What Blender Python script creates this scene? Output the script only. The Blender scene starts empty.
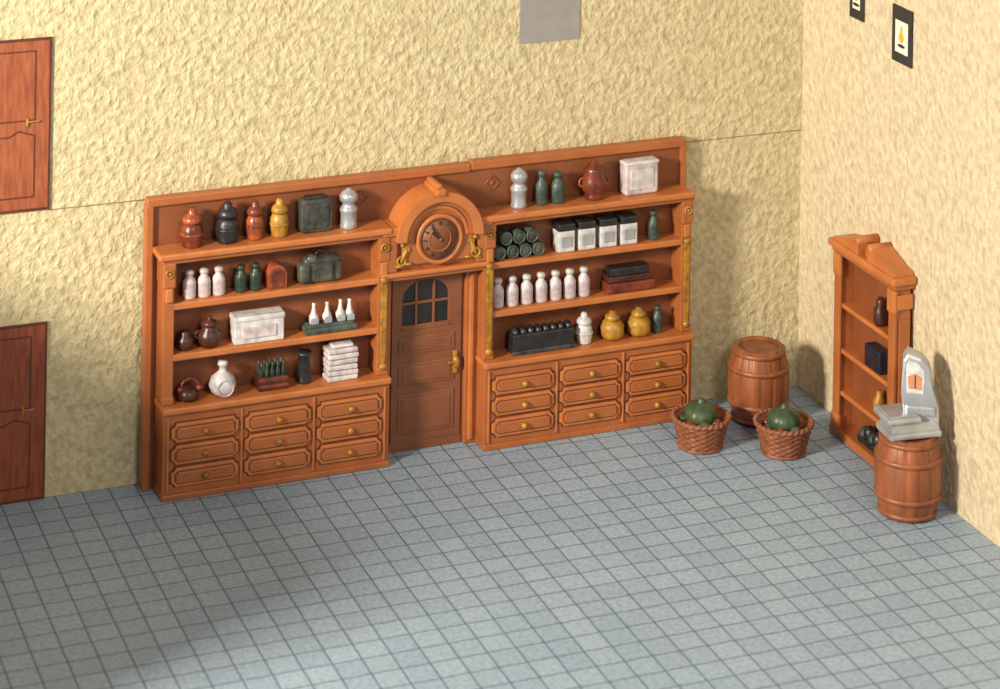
import bpy, bmesh, math, random
from mathutils import Vector, Matrix
random.seed(4)
sc=bpy.context.scene
sc.view_settings.view_transform='Standard'
T=Matrix.Translation
def RX(a): return Matrix.Rotation(a,4,'X')
def RY(a): return Matrix.Rotation(a,4,'Y')
def RZ(a): return Matrix.Rotation(a,4,'Z')
def SC(x,y,z): return Matrix.Diagonal((x,y,z,1))
# ---------------- camera ----------------
F=2502.0; th=math.radians(21.48); r=0.017
fw=Vector((math.sin(th),math.cos(th),0)); rt=Vector((math.cos(th),-math.sin(th),0)); up=Vector((0,0,1))
C=Vector((-15.074,-27.607,12.5))
cam=bpy.data.cameras.new('camera'); co=bpy.data.objects.new('camera',cam); sc.collection.objects.link(co)
R=(rt*math.cos(r)+up*math.sin(r)); U=(up*math.cos(r)-rt*math.sin(r))
M=Matrix((R,U,-fw)).transposed().to_4x4(); M.translation=C; co.matrix_world=M
cam.sensor_width=36; cam.lens=F/1000*36; cam.shift_y=-0.966; cam.clip_end=500
cam.dof.use_dof=True; cam.dof.focus_distance=29.3; cam.dof.aperture_fstop=0.6
sc.camera=co
# ---------------- materials ----------------
def lin(c):
    return tuple(((v/255)/12.92 if v/255<=.04045 else ((v/255+.055)/1.055)**2.4) for v in c)
def mat(name,c1,c2=None,rough=.5,scale=6,bump=0,bscale=40,metal=0,spec=.5,detail=4,stretch=(1,1,1)):
    m=bpy.data.materials.new(name); m.use_nodes=True; nt=m.node_tree; b=nt.nodes['Principled BSDF']
    b.inputs['Roughness'].default_value=rough; b.inputs['Metallic'].default_value=metal
    b.inputs['Specular IOR Level'].default_value=spec
    c1=lin(c1); c2=lin(c2) if c2 else tuple(v*.8 for v in c1)
    tc=nt.nodes.new('ShaderNodeTexCoord'); mp=nt.nodes.new('ShaderNodeMapping'); mp.inputs['Scale'].default_value=stretch
    nt.links.new(tc.outputs['Object'],mp.inputs['Vector'])
    n=nt.nodes.new('ShaderNodeTexNoise'); n.inputs['Scale'].default_value=scale; n.inputs['Detail'].default_value=detail
    nt.links.new(mp.outputs[0],n.inputs['Vector'])
    cr=nt.nodes.new('ShaderNodeValToRGB'); cr.color_ramp.elements[0].position=.35; cr.color_ramp.elements[1].position=.65
    cr.color_ramp.elements[0].color=(*c2,1); cr.color_ramp.elements[1].color=(*c1,1)
    nt.links.new(n.outputs['Fac'],cr.inputs[0]); nt.links.new(cr.outputs[0],b.inputs['Base Color'])
    if bump:
        n2=nt.nodes.new('ShaderNodeTexNoise'); n2.inputs['Scale'].default_value=bscale; n2.inputs['Detail'].default_value=3
        nt.links.new(mp.outputs[0],n2.inputs['Vector'])
        bp=nt.nodes.new('ShaderNodeBump'); bp.inputs['Strength'].default_value=bump; bp.inputs['Distance'].default_value=.02
        nt.links.new(n2.outputs['Fac'],bp.inputs['Height']); nt.links.new(bp.outputs[0],b.inputs['Normal'])
    return m
def wallmat(name,c1,c2):
    m=bpy.data.materials.new(name); m.use_nodes=True; nt=m.node_tree; b=nt.nodes['Principled BSDF']
    L=nt.links.new; N=nt.nodes.new
    b.inputs['Roughness'].default_value=.75; b.inputs['Specular IOR Level'].default_value=.2
    tc=N('ShaderNodeTexCoord'); mp=N('ShaderNodeMapping'); mp.inputs['Scale'].default_value=(1,1,.85); L(tc.outputs['Object'],mp.inputs['Vector'])
    mp.inputs['Rotation'].default_value=(0,.5,0)
    n=N('ShaderNodeTexNoise'); n.inputs['Scale'].default_value=13.5; n.inputs['Detail'].default_value=4; n.inputs['Roughness'].default_value=.55; n.inputs['Distortion'].default_value=.3
    L(mp.outputs[0],n.inputs['Vector'])
    v=N('ShaderNodeTexVoronoi'); v.feature='SMOOTH_F1'; v.inputs['Scale'].default_value=12; L(mp.outputs[0],v.inputs['Vector'])
    ad=N('ShaderNodeMath'); ad.operation='MULTIPLY_ADD'; ad.inputs[1].default_value=-.4; L(v.outputs['Distance'],ad.inputs[0]); L(n.outputs['Fac'],ad.inputs[2])
    bp=N('ShaderNodeBump'); bp.inputs['Strength'].default_value=.75; bp.inputs['Distance'].default_value=.055
    L(ad.outputs[0],bp.inputs['Height']); L(bp.outputs[0],b.inputs['Normal'])
    cr=N('ShaderNodeValToRGB'); cr.color_ramp.elements[0].position=.1; cr.color_ramp.elements[1].position=.48
    cr.color_ramp.elements[0].color=(*lin(c2),1); cr.color_ramp.elements[1].color=(*lin(c1),1); L(ad.outputs[0],cr.inputs[0])
    L(cr.outputs[0],b.inputs['Base Color'])
    return m
def floormat():
    m=bpy.data.materials.new('tile_floor'); m.use_nodes=True; nt=m.node_tree; b=nt.nodes['Principled BSDF']
    L=nt.links.new; N=nt.nodes.new
    b.inputs['Roughness'].default_value=.5
    tc=N('ShaderNodeTexCoord'); br=N('ShaderNodeTexBrick'); br.offset=0; br.squash=1
    br.inputs['Scale'].default_value=1; br.inputs['Brick Width'].default_value=.30; br.inputs['Row Height'].default_value=.30
    br.inputs['Mortar Size'].default_value=.0085; br.inputs['Mortar Smooth'].default_value=.3
    br.inputs['Color1'].default_value=(*lin((164,182,196)),1); br.inputs['Color2'].default_value=(*lin((154,172,188)),1); br.inputs['Mortar'].default_value=(*lin((68,92,108)),1)
    L(tc.outputs['Object'],br.inputs['Vector'])
    n=N('ShaderNodeTexNoise'); n.inputs['Scale'].default_value=20; n.inputs['Detail'].default_value=5; L(tc.outputs['Object'],n.inputs['Vector'])
    cr=N('ShaderNodeValToRGB'); cr.color_ramp.elements[0].position=.34; cr.color_ramp.elements[0].color=(.74,.76,.78,1); cr.color_ramp.elements[1].position=.64
    L(n.outputs['Fac'],cr.inputs[0])
    mx=N('ShaderNodeMix'); mx.data_type='RGBA'; mx.blend_type='MULTIPLY'; mx.inputs[0].default_value=1
    L(br.outputs['Color'],mx.inputs[6]); L(cr.outputs[0],mx.inputs[7]); L(mx.outputs[2],b.inputs['Base Color'])
    bp=N('ShaderNodeBump'); bp.inputs['Strength'].default_value=.55; bp.inputs['Distance'].default_value=.018
    L(n.outputs['Fac'],bp.inputs['Height']); L(bp.outputs[0],b.inputs['Normal'])
    return m
WOOD=mat('brown_plastic_wood',(168,98,52),(158,89,46),rough=.4,scale=3,bump=.2,bscale=25,detail=2)
WOODD=mat('brown_door_wood',(130,78,49),(120,70,43),rough=.45,scale=3,bump=.2,bscale=25,detail=2)
GROOVE=mat('dark_groove_wood',(100,54,30),(88,47,26),rough=.5)
WOODL=mat('edge_wood',(190,114,60),(176,102,53),rough=.36,scale=3,bump=.2,bscale=25,detail=2)
BACK=mat('cabinet_back',(136,77,44),(126,70,40),rough=.46,scale=3,bump=.2,bscale=20,detail=2)
BARREL=mat('barrel_wood',(152,87,51),(118,65,37),rough=.4,scale=6,bump=.5,bscale=12,stretch=(1,1,.25))
BASK=mat('basket_wicker',(150,90,60),(116,66,44),rough=.45,scale=10,bump=.3)
GOLD=mat('gold_paint',(182,136,46),(138,92,30),rough=.42,metal=.15,scale=14,bump=.2)
OCHRE=mat('ochre_paint',(184,138,50),(140,96,34),rough=.38,scale=9,bump=.2)
WHITE=mat('white_paint',(216,212,212),(178,174,172),rough=.4,scale=9,bump=.2,bscale=20)
PINKW=mat('pinkish_white_paint',(210,198,200),(168,148,150),rough=.35,scale=9)
SILV=mat('silver_paint',(190,192,196),(168,170,174),rough=.34,metal=.5,scale=4,detail=1)
GREEN=mat('dark_green_paint',(52,70,56),(30,42,36),rough=.35,scale=9,bump=.2)
TEAL=mat('teal_green_paint',(74,92,82),(42,58,52),rough=.4,scale=9,bump=.2)
BLACK=mat('black_paint',(44,42,44),(26,24,26),rough=.35,scale=9,bump=.3)
DGREY=mat('dark_grey_paint',(72,72,66),(42,42,40),rough=.45,scale=10,bump=.6,bscale=14)
OLIVE=mat('olive_grey_paint',(88,88,74),(48,50,42),rough=.45,scale=7,bump=.6,bscale=12)
RBR=mat('red_brown_paint',(130,60,38),(80,34,24),rough=.3,scale=7,bump=.2)
OBR=mat('orange_brown_paint',(168,86,48),(116,54,34),rough=.3,scale=7)
DBR=mat('dark_brown_paint',(86,42,30),(56,28,22),rough=.35,scale=7)
BLUE=mat('navy_paint',(34,40,62),(22,26,42),rough=.4)
MELON=mat('melon_green',(76,94,60),(40,60,46),rough=.4,scale=5,bump=.3,bscale=9)
GLASSD=mat('dark_window_pane',(42,38,34),(26,24,24),rough=.15,scale=2)
MAROON=mat('printed_door_red',(148,74,44),(122,56,34),rough=.5,scale=6,stretch=(4,4,.6))
PRNT=mat('printed_door_orange',(162,90,54),(134,68,42),rough=.5,scale=6,stretch=(4,4,.6))
PLINE=mat('printed_door_line',(92,44,28),(80,36,22),rough=.6)
GREYP=mat('grey_patch_paint',(150,146,142),(142,138,134),rough=.6)
INK=mat('poster_black',(46,42,40),(36,32,30),rough=.6)
PAPER=mat('poster_paper',(226,222,208),(214,208,190),rough=.7)
YEL=mat('poster_yellow',(222,170,40),(200,140,30),rough=.6)
SALM=mat('dial_salmon',(206,140,100),(186,118,84),rough=.5)
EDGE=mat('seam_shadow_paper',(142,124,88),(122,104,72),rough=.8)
# ---------------- mesh builder ----------------
class MB:
    def __init__(s): s.bm=bmesh.new(); s.mats=[]
    def mi(s,m):
        if m not in s.mats: s.mats.append(m)
        return s.mats.index(m)
    def merge(s,t,m,mx=None,smooth=False):
        if mx is not None: bmesh.ops.transform(t,matrix=mx,verts=t.verts)
        i=s.mi(m)
        bmesh.ops.recalc_face_normals(t,faces=t.faces)
        for f in t.faces: f.material_index=i; f.smooth=smooth
        me=bpy.data.meshes.new('t'); t.to_mesh(me); t.free(); s.bm.from_mesh(me); bpy.data.meshes.remove(me); return s
    def box(s,x0,x1,y0,y1,z0,z1,m,bev=.012,mx=None,seg=2):
        t=bmesh.new(); bmesh.ops.create_cube(t,size=1)
        bmesh.ops.transform(t,matrix=T(((x0+x1)/2,(y0+y1)/2,(z0+z1)/2))@SC(abs(x1-x0),abs(y1-y0),abs(z1-z0)),verts=t.verts)
        b=min(bev,.45*min(abs(x1-x0),abs(y1-y0),abs(z1-z0)))
        if b>0: bmesh.ops.bevel(t,geom=t.edges[:],offset=b,segments=seg,affect='EDGES',profile=.5)
        return s.merge(t,m,mx)
    def prism(s,pts,y0,y1,m,bev=.01,mx=None,smooth=False):
        t=bmesh.new(); a=[t.verts.new((x,y0,z)) for x,z in pts]; b=[t.verts.new((x,y1,z)) for x,z in pts]
        n=len(pts); t.faces.new(a); t.faces.new(b[::-1])
        for i in range(n): t.faces.new((a[i],b[i],b[(i+1)%n],a[(i+1)%n]))
        if bev: 
            e=[e for e in t.edges if all(abs(v.co.y-min(y0,y1))<1e-6 for v in e.verts)]
            bmesh.ops.bevel(t,geom=e,offset=bev,segments=2,affect='EDGES',profile=.5)
        return s.merge(t,m,mx,smooth)
    def lathe(s,prof,m,mx=None,n=28,fn=None):
        t=bmesh.new(); rows=[]
        for k,(rr,z) in enumerate(prof):
            row=[]
            for j in range(n):
                a=2*math.pi*j/n; q=fn(rr,z,a,k) if fn else rr
                row.append(t.verts.new((q*math.cos(a),q*math.sin(a),z)))
            rows.append(row)
        for k in range(len(rows)-1):
            for j in range(n): t.faces.new((rows[k][j],rows[k][(j+1)%n],rows[k+1][(j+1)%n],rows[k+1][j]))
        t.faces.new(rows[0][::-1]); t.faces.new(rows[-1])
        return s.merge(t,m,mx,True)
    def ball(s,m,mx,n=16):
        t=bmesh.new(); bmesh.ops.create_uvsphere(t,u_segments=n,v_segments=n//2+2,radius=1); return s.merge(t,m,mx,True)
    def torus(s,R0,r0,m,mx=None,n=28,k=8,a0=0,a1=2*math.pi):
        t=bmesh.new(); full=abs(a1-a0-2*math.pi)<1e-6; rows=[]
        cnt=n if full else n+1
        for i in range(cnt):
            a=a0+(a1-a0)*i/n; row=[]
            for j in range(k):
                b=2*math.pi*j/k; q=R0+r0*math.cos(b); row.append(t.verts.new((q*math.cos(a),q*math.sin(a),r0*math.sin(b))))
            rows.append(row)
        for i in range(n):
            A=rows[i];B=rows[(i+1)%cnt]
            for j in range(k): t.faces.new((A[j],B[j],B[(j+1)%k],A[(j+1)%k]))
        if not full: t.faces.new(rows[0]); t.faces.new(rows[-1][::-1])
        return s.merge(t,m,mx,True)
    def obj(s,name,mw=None,parent=None):
        me=bpy.data.meshes.new(name); s.bm.to_mesh(me); s.bm.free()
        for m in s.mats: me.materials.append(m)
        o=bpy.data.objects.new(name,me); sc.collection.objects.link(o)
        if mw is not None: o.matrix_world=mw
        return o
def rrect(x0,x1,z0,z1,c):
    return [(x0+c,z0),(x1-c,z0),(x1,z0+c),(x1,z1-c),(x1-c,z1),(x0+c,z1),(x0,z1-c),(x0,z0+c)]
def notch(x0,x1,z0,z1,c):
    return [(x0+c,z0),(x1-c,z0),(x1-c*.8,z0+c*.7),(x1,z0+c),(x1,z1-c),(x1-c*.8,z1-c*.7),(x1-c,z1),(x0+c,z1),(x0+c*.8,z1-c*.7),(x0,z1-c),(x0,z0+c),(x0+c*.8,z0+c*.7)]
# ---------------- room ----------------
b=MB(); b.box(-20,.3,-24,.3,-.3,0,floormat(),bev=0); b.obj('floor')
W1=wallmat('stucco_back',(210,196,156),(182,166,126)); W2=wallmat('stucco_right',(214,198,166),(190,172,140))
b=MB(); b.box(-20,.3,0,.3,0,7.5,W1,bev=0)
b.box(-9.42,-.0,-.006,0,3.2,7.5,W1,bev=0)
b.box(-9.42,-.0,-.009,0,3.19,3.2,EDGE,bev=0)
b.box(-5.17,-5.163,-.0075,0,3.2,7.5,W1,bev=0)
b.obj('wall_back')
b=MB(); b.box(0,.3,-24,0,0,7.5,W2,bev=0)
b.box(-.006,0,-24,-.01,3.33,7.5,W2,bev=0)
b.obj('wall_right')
b=MB(); b.box(-13.3,-13,-6,0,0,3.9,W1,bev=0); b.obj('shadow_blocker_left')  # added unseen blocker, sized to shade the left back wall and floor from key_lamp
def pdoor(name,x1,z0,h,m):
    b=MB(); w=.92; x0=x1-w; y=-.0185
    b.box(x0,x1,y-.012,y+.008,z0,z0+h,PLINE,bev=0)
    b.box(x0+.03,x1-.025,y-.016,y,z0+.03,z0+h-.03,m,bev=0)
    yy=y-.016
    def line(p,q,t=.008):
        dx=q[0]-p[0];dz=q[1]-p[1];L=math.hypot(dx,dz)
        b.box(0,L,-.004,.002,-t,t,PLINE,bev=0,mx=T((p[0],yy,p[1]))@RY(-math.atan2(dz,dx)))
    xa,xb=x0+.18,x1-.18; zm=z0+h*.5
    for (za,zb,s) in ((z0+.16,zm-.12,1),(zm+.05,z0+h-.14,-1)):
        line((xa,za),(xb,za)); line((xb,za),(xb,zb)); line((xb,zb),((xa+xb)/2+.1,zb+(.06 if s>0 else 0))); line(((xa+xb)/2+.1,zb+(.06 if s>0 else 0)),((xa+xb)/2,zb)); line(((xa+xb)/2,zb),(xa,zb)); line((xa,za),(xa,zb))
    b.ball(GOLD,T((x1-.26,yy-.01,zm+.03))@SC(.02,.012,.055))
    b.box(x1-.27,x1-.13,yy-.03,yy-.012,zm+.03,zm+.05,GOLD,bev=.008)
    b.obj(name)
pdoor('door_1',-9.42,0.001,1.96,MAROON)
pdoor('door_2',-9.42,3.21,1.91,PRNT)
b=MB(); b.box(-3.82,-3.05,-.02,-.0095,4.58,5.6,GREYP,bev=0); b.obj('wall_notice_panel')
def poster(name,y0,y1,z0,z1):
    b=MB(); b.box(-.03,-.007,y1,y0,z0,z1,INK,bev=.004)
    b.box(-.034,-.03,y1+.08,y0-.08,z0+.12,z1-.16,PAPER,bev=0)
    cy=(y0+y1)/2; cz=(z0+z1)/2
    b.ball(YEL,T((-.036,cy,cz-.02))@SC(.004,.055,.06)); b.ball(INK,T((-.036,cy,cz-.12))@SC(.004,.08,.02))
    b.ball(YEL,T((-.036,cy,cz+.06))@SC(.004,.02,.05))
    b.obj(name)
poster('framed_picture',-2.20,-2.64,4.65,5.30); poster('framed_picture',-1.20,-1.53,4.91,5.5)
# ---------------- apothecary cabinet ----------------
UM=T((-8.335,-.185,0))@RZ(math.radians(.8))
par=bpy.data.objects.new('apothecary_wall_cabinet',None); sc.collection.objects.link(par); par.matrix_world=UM
def part(b,name):
    o=b.obj(name); o.parent=par; return o
W=6.68; XL=2.77; XR=3.95
b=MB()
b.box(-.03,W,0,.085,0,3.2,BACK,bev=.01)
b.box(-.03,3.86,-.05,.085,3.17,3.27,WOOD,bev=.02); b.box(3.86,W,-.05,.085,3.18,3.29,WOOD,bev=.02)
b.box(-.04,.05,-.05,.085,0,3.2,WOOD,bev=.015); b.box(W-.07,W+.01,-.05,.085,0,3.2,WOOD,bev=.015)
for x,z in ((2.5,3.0),(4.15,3.0)):
    b.torus(.09,.012,BACK,T((x,-.005,z))@RX(math.pi/2)@RZ(0),n=4,k=6)
    b.ball(BACK,T((x,0,z))@SC(.03,.015,.03))
part(b,'back_panel')
def unit(x0,x1,tag,goldL,goldR):
    b=MB(); d=.28; dd=.37
    b.box(x0,x1,-dd+.02,0,0,.98,WOOD,bev=.01)
    b.box(x0-.015,x1+.015,-dd-.03,0,.955,1.03,WOODL,bev=.02)
    b.box(x0-.01,x1+.01,-dd-.01,0,0,.07,WOOD,bev=.015)
    for xa,xb in ((x0+.0,x0+.13),(x1-.13,x1-.0)):
        b.box(xa,xb,-d,0,1.03,2.62,WOOD,bev=.012)
        b.box(xa-.01,xb+.01,-d-.03,0,2.33,2.62,WOOD,bev=.02)
        b.box(xa-.005,xb+.005,-d-.02,0,1.03,1.12,WOOD,bev=.015)
        b.box(xa+.02,xb-.02,-d-.03,-d+.01,2.17,2.33,WOODL,bev=.02)
    for z in (1.58,2.15):
        b.box(x0+.1,x1-.1,-d+.02,0,z-.055,z,WOODL,bev=.012)
        b.box(x0+.1,x1-.1,-d+.0,-d+.04,z-.075,z-.0,WOODL,bev=.014)
    b.box(x0-.03,x1+.03,-d-.03,0,2.60,2.67,WOOD,bev=.02)
    b.box(x0-.07,x1+.01,-d-.08,0,2.655,2.73,WOODL,bev=.022)
    part(b,'shelf_unit_'+tag)
    b=MB(); w=(x1-x0)/3; cw=w-.037
    for i in range(3):
        cx=x0+.055+cw*(i+.5); y=-dd+.02
        b.box(cx-cw/2-.012,cx-cw/2+.012,y-.022,y+.01,.09,.92,WOODL,bev=.008)
        if i==2: b.box(cx+cw/2-.012,cx+cw/2+.012,y-.022,y+.01,.09,.92,WOODL,bev=.008)
        for z in (.255,.5,.745):
            hw=cw/2-.04; hh=.105
            b.prism(notch(cx-hw-.014,cx+hw+.014,z-hh-.012,z+hh+.012,.05),y-.006,y+.01,GROOVE,bev=0)
            b.prism(notch(cx-hw,cx+hw,z-hh,z+hh,.055),y-.035,y+.01,WOODL,bev=.010)
            b.prism(notch(cx-hw+.04,cx+hw-.04,z-hh+.032,z+hh-.032,.03),y-.037,y+.0,GROOVE,bev=0)
            b.prism(notch(cx-hw+.052,cx+hw-.052,z-hh+.042,z+hh-.042,.028),y-.055,y+.0,WOOD,bev=.012)
    part(b,'drawer_fronts_'+tag)
    b=MB()
    for i in range(3):
        cx=x0+.055+cw*(i+.5)
        for z in (.255,.5,.745): b.ball(GOLD,T((cx,-dd-.055,z))@SC(.038,.036,.038),n=12)
    part(b,'drawer_knobs_'+tag)
    b=MB()
    for xa,g in ((x0+.065,goldL),(x1-.065,goldR)):
        b.torus(.042,.014,GOLD,T((xa,-d-.035,2.5))@RX(math.pi/2),n=16)
        b.ball(GOLD,T((xa,-d-.04,2.5))@SC(.02,.02,.02),n=8)
        if g:
            b.prism([(xa-.02,1.14),(xa+.02,1.14),(xa+.026,1.3),(xa+.042,2.05),(xa+.02,2.11),(xa-.02,2.11),(xa-.042,2.05),(xa-.026,1.3)],-d-.035,-d+.01,GOLD,bev=.012)
            b.ball(GOLD,T((xa,-d-.03,1.13))@SC(.05,.03,.04),n=10); b.ball(GOLD,T((xa,-d-.03,2.13))@SC(.05,.03,.04),n=10)
    part(b,'gilded_ornaments_'+tag)
unit(.11,XL,'a',False,True); unit(XR,W-.03,'b',True,True)
# door recess
b=MB()
b.box(XL,2.87,-.10,0,0,2.08,WOOD,bev=.012); b.box(3.80,XR,-.10,0,0,2.08,WOOD,bev=.012)
b.box(3.84,3.90,-.13,-.09,.05,2.0,WOODL,bev=.015)
b.box(XL,XR,-.14,0,2.03,2.12,WOOD,bev=.02)
b.box(2.87,3.80,-.02,0,0,2.04,WOODD,bev=0)
b.box(2.88,3.79,-.045,-.0,.0,.1,WOODD,bev=.01)
b.box(2.90,3.77,-.05,0,.1,1.40,WOODD,bev=.01)
for (a0,a1,z0,z1) in ((2.98,3.69,.2,.66),(2.98,3.69,.76,1.02),(2.98,3.69,1.12,1.33)):
    b.box(a0,a1,-.062,-.03,z0,z1,WOODD,bev=.015); b.box(a0+.05,a1-.05,-.07,-.03,z0+.04,z1-.04,WOODD,bev=.012)
b.box(2.90,3.03,-.05,0,1.40,2.04,WOODD,bev=.008); b.box(3.60,3.77,-.05,0,1.40,2.04,WOODD,bev=.008)
b.box(3.0,3.63,-.05,0,1.40,1.46,WOODD,bev=.008)
arch=[(3.02,2.04),(3.02,1.78)]+[(3.315-.285*math.cos(t),1.78+.2*math.sin(t)) for t in [math.pi*i/14 for i in range(15)]]+[(3.61,1.78),(3.61,2.04)]
b.prism(arch,-.05,0,WOODD,bev=0)
for xx in (3.20,3.42): b.box(xx-.014,xx+.014,-.05,-.0,1.44,2.0,WOODD,bev=.006)
b.box(3.02,3.61,-.05,0,1.70,1.73,WOODD,bev=.006)
part(b,'shop_door')
b=MB(); b.box(3.03,3.60,-.024,-.018,1.44,2.0,GLASSD,bev=0); part(b,'door_window_panes')
b=MB()
b.ball(GOLD,T((3.69,-.1,.98))@SC(.045,.035,.075)); b.box(3.665,3.715,-.08,-.04,.84,1.10,GOLD,bev=.01)
b.box(3.58,3.71,-.14,-.10,.975,1.005,GOLD,bev=.012); b.box(3.675,3.705,-.13,-.05,.975,1.005,GOLD,bev=.01)
part(b,'door_handle')
# clock case
b=MB(); cx=3.36
b.box(XL-.1,XR+.06,-.32,0,2.13,2.19,WOODL,bev=.02)
b.box(XL-.06,XR+.03,-.28,0,2.08,2.14,WOOD,bev=.02)
b.box(XL,XR,-.24,0,2.19,2.66,WOOD,bev=.01)
b.box(XL-.06,XL+.10,-.30,0,2.19,2.66,WOOD,bev=.02); b.box(XR-.10,XR+.05,-.30,0,2.19,2.66,WOOD,bev=.02)
b.box(XL-.1,XL+.22,-.34,0,2.62,2.72,WOODL,bev=.02); b.box(XR-.22,XR+.08,-.34,0,2.62,2.72,WOODL,bev=.02)
def arcpts(R0,z0,sx=1,n=20,a0=0,a1=math.pi): return [(cx+sx*R0*math.cos(a0+(a1-a0)*i/n),z0+R0*math.sin(a0+(a1-a0)*i/n)) for i in range(n+1)]
b.prism(arcpts(.44,2.60)+[(cx-.44,2.25),(cx+.44,2.25)],-.30,0,WOOD,bev=.02)
def ring(R0,R1,z0,y0,y1,m,a0=0,a1=math.pi):
    n=24; o=arcpts(R1,z0,1,n,a0,a1); i=arcpts(R0,z0,1,n,a0,a1)
    t=bmesh.new()
    A=[[t.verts.new((p[0],y,p[1])) for p in o] for y in (y0,y1)]; B=[[t.verts.new((p[0],y,p[1])) for p in i] for y in (y0,y1)]
    for k in range(n):
        t.faces.new((A[0][k],A[0][k+1],B[0][k+1],B[0][k])); t.faces.new((A[1][k],A[1][k+1],B[1][k+1],B[1][k]))
        t.faces.new((A[0][k],A[0][k+1],A[1][k+1],A[1][k])); t.faces.new((B[0][k],B[0][k+1],B[1][k+1],B[1][k]))
    for q in (0,n): t.faces.new((A[0][q],A[1][q],B[1][q],B[0][q]))
    b.merge(t,m)
ring(.42,.53,2.56,-.40,0,WOODL); ring(.37,.43,2.56,-.35,0,WOOD); ring(.33,.365,2.55,-.325,0,WOODL)
b.box(cx-.08,cx+.06,-.43,0,3.04,3.13,WOODL,bev=.03); b.box(cx-.13,cx+.11,-.40,0,3.01,3.08,WOOD,bev=.03)
b.box(cx-.05,cx+.03,-.36,0,3.10,3.17,WOODL,bev=.025)
part(b,'clock_case')
b=MB(); cz=2.53; my=T((cx+.01,0,cz))
b.lathe([(.25,0),(.25,.03),(.0001,.03)],WOODD,T((cx+.01,-.30,cz))@RX(math.pi/2),n=32)
b.torus(.265,.03,WOODL,T((cx+.01,-.315,cz))@RX(math.pi/2),n=36); b.torus(.235,.01,GROOVE,T((cx+.01,-.33,cz))@RX(math.pi/2),n=36); b.torus(.135,.007,WOOD,T((cx+.01,-.332,cz))@RX(math.pi/2),n=32)
for i in range(12): b.box(-.01,.01,-.342,-.328,.165,.21,DGREY,bev=.003,mx=my@RY(i*math.pi/6))
b.box(-.012,.012,-.352,-.335,-.03,.12,BLACK,bev=.004,mx=my@RY(math.radians(-48))); b.box(-.009,.009,-.358,-.34,-.03,.18,BLACK,bev=.004,mx=my@RY(math.radians(-35)))
b.ball(GOLD,T((cx+.01,-.35,cz))@SC(.018,.018,.018),n=8)
part(b,'clock_face')
b=MB()
for s,xx in ((1,2.94),(-1,3.80)):
    m0=T((xx,-.31,2.37))@SC(s,1,1)
    b.torus(.05,.016,GOLD,m0@T((-.03,0,-.05))@RX(math.pi/2),n=16); b.torus(.03,.014,GOLD,m0@T((.03,0,.08))@RX(math.pi/2),n=16)
    b.ball(GOLD,m0@T((0,0,.01))@RY(.4)@SC(.028,.025,.10),n=12); b.ball(GOLD,m0@T((.06,0,-.09))@SC(.05,.025,.022),n=12)
    b.ball(GOLD,m0@T((-.02,0,.13))@SC(.026,.025,.03),n=12); b.ball(GOLD,m0@T((-.06,0,-.11))@SC(.05,.02,.018),n=12)
part(b,'gilded_clock_figures')
# ---------------- shelf goods ----------------
Z0,Z1,Z2,Z3=1.03,1.58,2.15,2.73
def put(b,name,x,z,d=.15,rz=0,rx=0): b.obj(name,UM@T((x,-d,z+.001))@RZ(rz)@RX(rx))
def jar(name,x,z,w,h,m,m2=None,d=.15):
    b=MB(); q=w/2; m2=m2 or m
    b.lathe([(q*.8,0),(q*.92,h*.04),(q*.85,h*.1),(q,h*.18),(q*.98,h*.5),(q*.78,h*.58),(q*.66,h*.63)],m)
    b.lathe([(q*.84,h*.63),(q*.9,h*.68),(q*.86,h*.75),(q*.66,h*.82),(q*.4,h*.86),(q*.42,h*.93),(q*.25,h)],m2)
    b.torus(q*.98,.014,m2,T((0,0,h*.34)))
    put(b,name,x,z,d)
def bottle(name,x,z,w,h,m,m2=None,d=.15):
    b=MB(); q=w/2
    b.lathe([(q*.9,0),(q,h*.05),(q,h*.56),(q*.8,h*.68),(q*.5,h*.76),(q*.48,h*.86)],m,n=20)
    b.lathe([(q*.66,h*.84),(q*.68,h*.95),(q*.45,h)],m2 or m,n=16)
    put(b,name,x,z,d)
jar('apothecary_jar',.46,Z3,.25,.42,RBR,OBR)
jar('apothecary_jar',.87,Z3,.26,.45,BLACK); jar('apothecary_jar',1.19,Z3,.2,.43,OBR,RBR); jar('apothecary_jar',1.48,Z3,.21,.42,OCHRE,OCHRE)
b=MB(); b.prism(rrect(-.19,.19,0,.38,.04),-.07,.07,DGREY,bev=.02); b.prism(rrect(-.14,.14,.05,.32,.03),-.085,.0,DGREY,bev=.01); b.box(-.13,.11,-.05,.05,.37,.41,BLACK); put(b,'chemist_storage_tin',1.91,Z3)
def cocktail(name,x,z,w,h,m):
    b=MB(); q=w/2
    b.lathe([(q*.85,0),(q*.95,h*.04),(q*.85,h*.14),(q*.85,h*.4),(q,h*.46),(q*.9,h*.52),(q*.65,h*.58),(q*.65,h*.64),(q*.95,h*.7),(q*.98,h*.82),(q*.7,h*.92),(q*.3,h*.97),(q*.2,h)],m,n=20)
    put(b,name,x,z)
cocktail('silver_urn',2.31,Z3,.22,.45,SILV)
for x in (.44,.61,.78): bottle('white_medicine_bottle',x,Z2,.15,.31,PINKW)
for x in (1.04,1.21): bottle('green_glass_bottle',x,Z2,.14,.3,GREEN)
b=MB(); b.prism([(-.11,0),(.11,0),(.11,.16)]+[(.11*math.cos(t),.16+.11*math.sin(t)) for t in [math.pi*i/10 for i in range(1,10)]]+[(-.11,.16)],-.08,.08,OBR,bev=.015)
b.prism([(-.07,.02),(.07,.02),(.07,.15)]+[(.07*math.cos(t),.15+.07*math.sin(t)) for t in [math.pi*i/10 for i in range(1,10)]]+[(-.07,.15)],-.095,0,RBR,bev=.008); put(b,'mantel_case',1.45,Z2)
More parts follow.
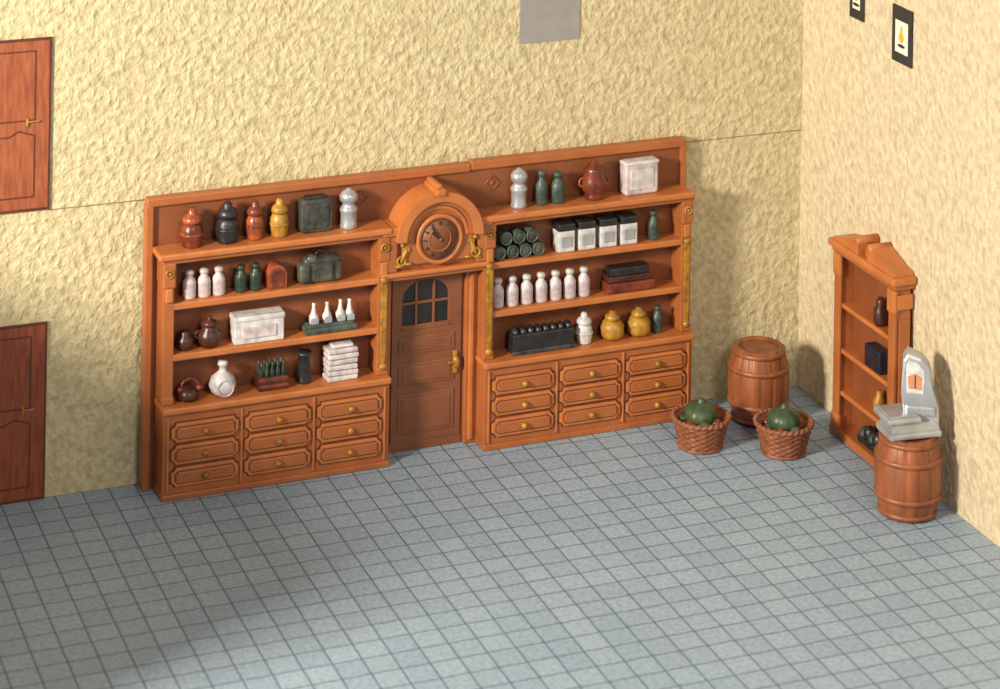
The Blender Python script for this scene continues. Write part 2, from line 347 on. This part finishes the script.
b=MB(); b.box(-.26,.26,-.09,.09,0,.24,OLIVE,bev=.06,seg=3); b.box(-.2,.24,-.07,.07,.2,.3,DGREY,bev=.05,seg=3); b.torus(.07,.016,BLACK,T((.02,0,.29))@RX(math.pi/2),a0=0,a1=math.pi,n=12)
b.box(-.16,-.12,-.1,-.05,.02,.22,BLACK); b.box(.12,.16,-.1,-.05,.02,.22,BLACK); b.ball(OLIVE,T((-.1,-.02,.27))@SC(.08,.06,.06)); put(b,'leather_doctor_bag',1.97,Z2)
b=MB(); b.lathe([(.07,0),(.1,.05),(.1,.12),(.06,.16),(.065,.2),(.03,.22)],DBR); put(b,'stoneware_crock',.4,Z1)
b=MB(); b.lathe([(.09,0),(.13,.06),(.13,.15),(.08,.2),(.085,.24)],DBR); b.lathe([(.1,.24),(.08,.28),(.03,.3),(.03,.33),(.01,.34)],DBR); b.torus(.04,.012,DBR,T((-.12,0,.14))@RX(math.pi/2)); put(b,'stoneware_crock',.68,Z1)
b=MB(); b.box(-.29,.29,-.1,.1,0,.27,WHITE,bev=.012); b.box(-.30,.30,-.11,.11,.25,.31,WHITE,bev=.015); b.box(-.2,.2,-.115,-.09,.06,.2,PINKW,bev=.01); put(b,'white_storage_box',1.24,Z1)
b=MB(); b.box(-.31,.31,-.11,.11,0,.07,TEAL,bev=.02); b.box(-.28,.28,-.08,.08,.05,.1,OLIVE,bev=.02)
for x in (-.19,-.03,.13,.24): 
    b.lathe([(.05,.0),(.055,.09),(.03,.13),(.018,.2),(.022,.24)],WHITE,T((x,0,.08+random.random()*.03)),n=14); b.box(x-.045,x+.045,-.075,-.04,.1,.17,SILV)
put(b,'cruet_tray',2.1,Z1)
b=MB(); b.lathe([(.06,0),(.13,.03),(.1,.1),(.05,.16)],DBR); b.torus(.1,.02,RBR,T((.02,0,.13))@RX(math.pi/2),a0=0,a1=math.pi,n=14); b.ball(RBR,T((-.09,0,.12))@SC(.045,.045,.04)); b.ball(RBR,T((.13,0,.12))@SC(.045,.045,.04)); put(b,'antique_telephone',.43,Z0,d=.2)
b=MB(); b.lathe([(.07,0),(.13,.05),(.155,.12),(.13,.2),(.07,.25),(.04,.28),(.04,.33),(.06,.34),(.05,.38)],WHITE); b.torus(.09,.01,PINKW,T((0,-.135,.12))@RX(math.pi/2)); put(b,'round_porcelain_flask',.83,Z0,d=.2)
b=MB(); b.box(-.17,.17,-.1,.1,0,.16,DBR); b.box(-.18,.18,-.11,-.08,.03,.07,RBR); b.box(-.18,.18,-.11,-.08,.1,.15,RBR)
for i in range(5):
    for j in range(2): b.lathe([(.028,0),(.03,.14),(.012,.2),(.014,.26)],GREEN,T((-.13+.065*i,-.05+.09*j,.06)),n=12)
put(b,'bottle_crate',1.40,Z0,d=.19)
b=MB(); b.lathe([(.08,0),(.085,.02),(.08,.04),(.07,.2),(.075,.3),(.085,.32),(.08,.35)],BLACK); put(b,'dark_canister',1.80,Z0,d=.17)
b=MB()
for i in range(6): b.box(-.18+.012*random.random(),.18+.02*random.random(),-.1,.1,.062*i,.062*i+.055,(WHITE,PINKW)[i%2],bev=.015,mx=T((0,.0,0))@RZ((random.random()-.5)*.12))
b.box(-.12,.14,-.08,.08,.37,.41,WHITE,bev=.02); put(b,'stack_of_linen',2.22,Z0,d=.2)
cocktail('silver_urn',4.43,Z3,.21,.46,SILV)
bottle('green_glass_bottle',4.72,Z3,.14,.4,TEAL); bottle('green_glass_bottle',4.93,Z3,.17,.36,TEAL)
b=MB(); b.lathe([(.11,0),(.12,.03),(.10,.06),(.145,.1),(.15,.22),(.11,.3),(.12,.33),(.1,.37),(.05,.41),(.04,.45),(.01,.47)],RBR); b.torus(.05,.014,OBR,T((-.14,0,.2))@RX(math.pi/2)); b.torus(.05,.014,OBR,T((.14,0,.2))@RX(math.pi/2)); put(b,'lidded_stoneware_pot',5.4,Z3)
b=MB(); b.prism(rrect(-.22,.22,0,.37,.02),-.08,.08,PINKW,bev=.02); b.prism(rrect(-.16,.16,.06,.30,.015),-.088,0,WHITE,bev=.01); b.box(-.23,.23,-.09,.09,.35,.40,WHITE,bev=.02); put(b,'white_storage_box',6.0,Z3,rz=.05)
b=MB()
for j,(n,z) in enumerate(((4,.095),(3,.26))):
    for i in range(n):
        x=-.25+.165*i+(.08 if j else 0)
        b.lathe([(.075,-.08),(.08,-.07),(.08,.07),(.075,.08)],OLIVE,T((x,0,z-.013))@RX(math.pi/2),n=20)
        b.torus(.068,.012,TEAL,T((x,-.08,z-.013))@RX(math.pi/2),n=20); 
put(b,'stack_of_tins',4.42,Z2)
for i,x in enumerate((5.02,5.29,5.57,5.84)):
    b=MB(); b.box(-.11,.11,-.09,.09,0,.25,WHITE,bev=.015); b.box(-.115,.115,-.095,.095,.25,.34,BLACK,bev=.02); b.box(-.07,.07,-.1,-.08,.06,.19,SILV,bev=.01); put(b,'labelled_medicine_box',x,Z2)
bottle('green_glass_bottle',6.2,Z2,.13,.34,TEAL)
for i in range(7): bottle('white_medicine_bottle',4.18+.185*i,Z1,.15,.34,PINKW,WHITE)
b=MB(); b.box(-.32,.32,-.1,.1,0,.12,RBR,bev=.02); b.box(-.3,.26,-.09,.09,.12,.2,DBR,bev=.02); b.box(-.28,.24,-.09,.09,.2,.3,BLACK,bev=.02); put(b,'stack_of_books',5.88,Z1)
b=MB(); b.box(-.4,.4,-.1,.1,0,.24,BLACK,bev=.02)
for i in range(8): b.ball(BLACK,T((-.34+.097*i,0,.24))@SC(.05,.08,.06),n=12)
b.box(-.41,.41,-.115,-.09,.0,.05,DGREY); put(b,'filled_black_crate',4.73,Z0,d=.19)
jar('apothecary_jar',5.29,Z0,.2,.36,WHITE,WHITE,d=.18)
for x in (5.66,6.01): 
    b=MB(); b.lathe([(.1,0),(.14,.05),(.145,.16),(.11,.21),(.07,.23)],OCHRE); b.lathe([(.09,.23),(.09,.27),(.05,.3),(.03,.33)],OCHRE); put(b,'gilt_ginger_jar',x,Z0,d=.18)
bottle('green_glass_bottle',6.26,Z0,.13,.32,TEAL,d=.18)
# ---------------- barrels ----------------
def barrel(name,x,y,h,rm,re,rz=0):
    b=MB(); n=96; prof=[]
    for i in range(17):
        t=i/16; prof.append((re+(rm-re)*math.sin(math.pi*t)**.8,h*t))
    prof+= [(re-.035,h),(re-.04,h-.05),(.001,h-.05)]
    def fn(rr,z,a,k):
        q=(a*16/(2*math.pi))%1; g=min(q,1-q)
        return rr-(.014*max(0,1-g/.08) if k<17 else 0)
    b.lathe(prof,BARREL,n=n,fn=fn)
    for t,wd in ((.06,.05),(.27,.055),(.73,.055),(.94,.05)):
        rr=re+(rm-re)*math.sin(math.pi*t)**.8
        b.lathe([(rr-.02,h*t-wd/2),(rr+.016,h*t-wd/2),(rr+.02,h*t),(rr+.016,h*t+wd/2),(rr-.02,h*t+wd/2)],BARREL,n=48)
    b.obj(name,T((x,y,.001))@RZ(rz))
barrel('wooden_barrel',-.92,-.72,.89,.375,.285); barrel('wooden_barrel',-.50,-3.50,.88,.375,.29,.2)
# ---------------- baskets ----------------
def basket(name,x,y,rz):
    p=bpy.data.objects.new(name,None); sc.collection.objects.link(p); p.location=(x,y,.001); p.rotation_euler[2]=rz
    b=MB(); h=.34; rows=22; prof=[(.245+(.33-.245)*(i/rows),h*i/rows) for i in range(rows+1)]
    def fn(rr,z,a,k):
        if k>rows: return rr
        return rr+.012*math.sin(14*a+math.pi*(k//2%2))+(.006 if k%2 else -.004)
    b.lathe(prof+[(.29,h),(.27,h-.06),(.001,h-.06)],BASK,n=112,fn=fn)
    b.torus(.325,.028,BASK,T((0,0,h)),n=40)
    for i in range(30): b.ball(BASK,T((.33*math.cos(i*math.pi/15),.33*math.sin(i*math.pi/15),h+.008))@RZ(i*math.pi/15)@RX(.6)@SC(.032,.045,.024),n=10)
    b.torus(.25,.02,BASK,T((0,0,.02)),n=40)
    o=b.obj('woven_body'); o.parent=p
    b=MB(); 
    def rib(rr,z,a,k): return rr*(1+.04*abs(math.cos(5*a)))
    pr=[(.19*math.sin(t)+.001,-.14*math.cos(t)) for t in [math.pi*i/14 for i in range(15)]]
    b.lathe(pr,MELON,T((0,.0,h+.04))@RX(.15),n=60,fn=rib)
    b.lathe([(.06,.0),(.04,.02),(.035,.05),(.02,.06)],TEAL,T((0,0,h+.165))@RX(.15),n=16)
    if rz: b.ball(OCHRE,T((.1,-.13,h+.03))@SC(.05,.05,.03))
    for i in range(7):
        a=i*.9; b.ball(MELON if i%2 else RBR,T((.2*math.cos(a),.2*math.sin(a),h-.03))@SC(.07,.06,.05),n=12)
    o=b.obj('squash'); o.parent=p
basket('wicker_basket',-1.92,-1.19,0); basket('wicker_basket',-1.07,-1.65,.5)
# ---------------- bookcase on right wall ----------------
p=bpy.data.objects.new('open_bookcase',None); sc.collection.objects.link(p)
ya,yb=-1.38,-2.74; D=.24
b=MB(); H=2.27; o=-.012
b.box(-.04+o,0+o,yb,ya,0,H,BACK,bev=.006)
b.box(-D,0+o,ya-.09,ya,0,H,WOOD,bev=.012); b.box(-D,0+o,yb,yb+.09,0,H,WOOD,bev=.012)
for yy in (ya-.05,yb+.05):
    b.box(-D-.03,-D+.02,yy-.07,yy+.07,.12,H-.15,WOOD,bev=.02); b.box(-D-.05,-D+.02,yy-.085,yy+.085,H-.38,H-.1,WOODL,bev=.03); b.box(-D-.045,-D+.02,yy-.085,yy+.085,.1,.26,WOODL,bev=.02)
b.box(-D-.05,0+o,yb-.05,ya+.05,0,.11,WOOD,bev=.02)
for z in (.54,1.04,1.58): b.box(-D+.01,0+o,yb+.05,ya-.05,z-.055,z,WOODL,bev=.012)
b.box(-D-.05,0+o,yb-.05,ya+.05,H-.1,H-.02,WOOD,bev=.02)
b.box(-D-.09,0+o,yb-.09,ya+.09,H-.04,H+.05,WOODL,bev=.025)
b.box(-D+.04,-.05,yb-.02,yb+.02,.25,H-.45,WOOD,bev=.012); b.box(-D-.0,-.02,yb-.035,yb+.02,H-.34,H-.16,WOODL,bev=.03)
x=b.obj('carcass'); x.parent=p
b=MB(); ym=(ya+yb)/2; m0=T((0,ym,H+.04))@RZ(math.pi/2)
for s in (1,-1):
    pts=[(s*.70,0),(s*.10,0),(s*.10,.17)]+[(s*(.10+.58*t),.17*(1-t)**2*(1+.6*t)+.07*(1-t)*t+.04) for t in (.12,.25,.4,.55,.7,.85,1)]
    b.prism(pts,.012,D+.05,WOODL,bev=0,mx=m0)
    b.lathe([(.06,0),(.06,D+.03),(.04,D+.05)],WOODL,m0@T((s*.15,.012,.15))@RX(-math.pi/2),n=20)
b.box(-.05,.05,.02,D,0,.1,WOOD,bev=.02,mx=m0)
x=b.obj('pediment'); x.parent=p
def bput(b,name,x,y,z): b.obj(name,T((x,y,z+.002)))
b=MB(); b.lathe([(.06,0),(.085,.06),(.085,.18),(.05,.24),(.06,.28),(.03,.32)],DBR); bput(b,'ceramic_vase',-.145,-2.25,1.58)
b=MB(); b.box(-.07,.08,-.26,.1,0,.26,BLUE,bev=.02); b.box(-.08,-.06,-.22,.06,.06,.2,BLACK); bput(b,'dark_storage_box',-.145,-2.1,1.04)
b=MB(); b.lathe([(.05,0),(.07,.05),(.07,.16),(.04,.22),(.03,.28)],OCHRE); bput(b,'ochre_bottle',-.145,-2.25,.54)
b=MB(); 
for i in range(5): b.ball(BLACK if i%2 else DGREY,T((0,-.2+.1*i,.09+.04*(i%2)))@SC(.08,.08,.09),n=12)
b.box(-.08,.08,-.26,.26,0,.08,BLACK); bput(b,'coal_scuttle',-.145,-2.15,.11)
# ---------------- shop scale ----------------
b=MB(); 
b.box(-.31,.31,-.20,.20,0,.07,SILV,bev=.02)
b.prism([(-.28,.06),(.30,.06),(.27,.18),(-.26,.18)],-.18,.17,SILV,bev=.02)
b.box(-.35,.06,-.22,.2,.18,.25,SILV,bev=.025); b.box(-.31,.02,-.18,.17,.245,.265,SILV,bev=.01)
# weighing head: housing wedge, dial face turned to the left and tipped back
hd=T((.10,.0,.14))@RZ(-.45)
b.prism([(-.14,0),(.24,0),(.24,.16),(.17,.36),(.13,.60),(.04,.71),(-.12,.76),(-.17,.68),(-.18,.30)],-.11,.10,SILV,bev=.035,mx=hd)
b.prism([(-.12,.32),(.07,.32),(.08,.57),(.0,.66),(-.10,.69),(-.13,.62)],-.122,.0,WHITE,bev=.01,mx=hd)
b.prism([(-.10,.38),(.04,.37),(.05,.50),(-.03,.55),(-.11,.51)],-.128,.0,SALM,bev=.004,mx=hd)
b.box(-.035,-.023,-.134,-.1,.39,.53,DGREY,bev=.002,mx=hd)
b.box(-.14,.20,-.14,.0,.08,.2,SILV,bev=.03,mx=hd)
b.obj('shop_counter_scale',T((-.50,-3.5,.882))@RZ(-.1))
# ---------------- lights ----------------
w=bpy.data.worlds.new('world'); sc.world=w; w.use_nodes=True
bg=w.node_tree.nodes['Background']; bg.inputs[0].default_value=(.95,.96,1,1); bg.inputs[1].default_value=.24
def area(name,loc,tgt,size,power,col):
    l=bpy.data.lights.new(name,'AREA'); l.size=size; l.energy=power; l.color=col; o=bpy.data.objects.new(name,l); sc.collection.objects.link(o)
    o.location=loc; o.rotation_euler=(Vector(tgt)-Vector(loc)).to_track_quat('-Z','Y').to_euler()
area('key_lamp',(-25,-11,10.2),(-4,-1.5,1),3.2,9600,(1,.91,.76))
area('fill_lamp',(-6,-24,16),(-5,-3,0),5,1750,(1,.97,.94))
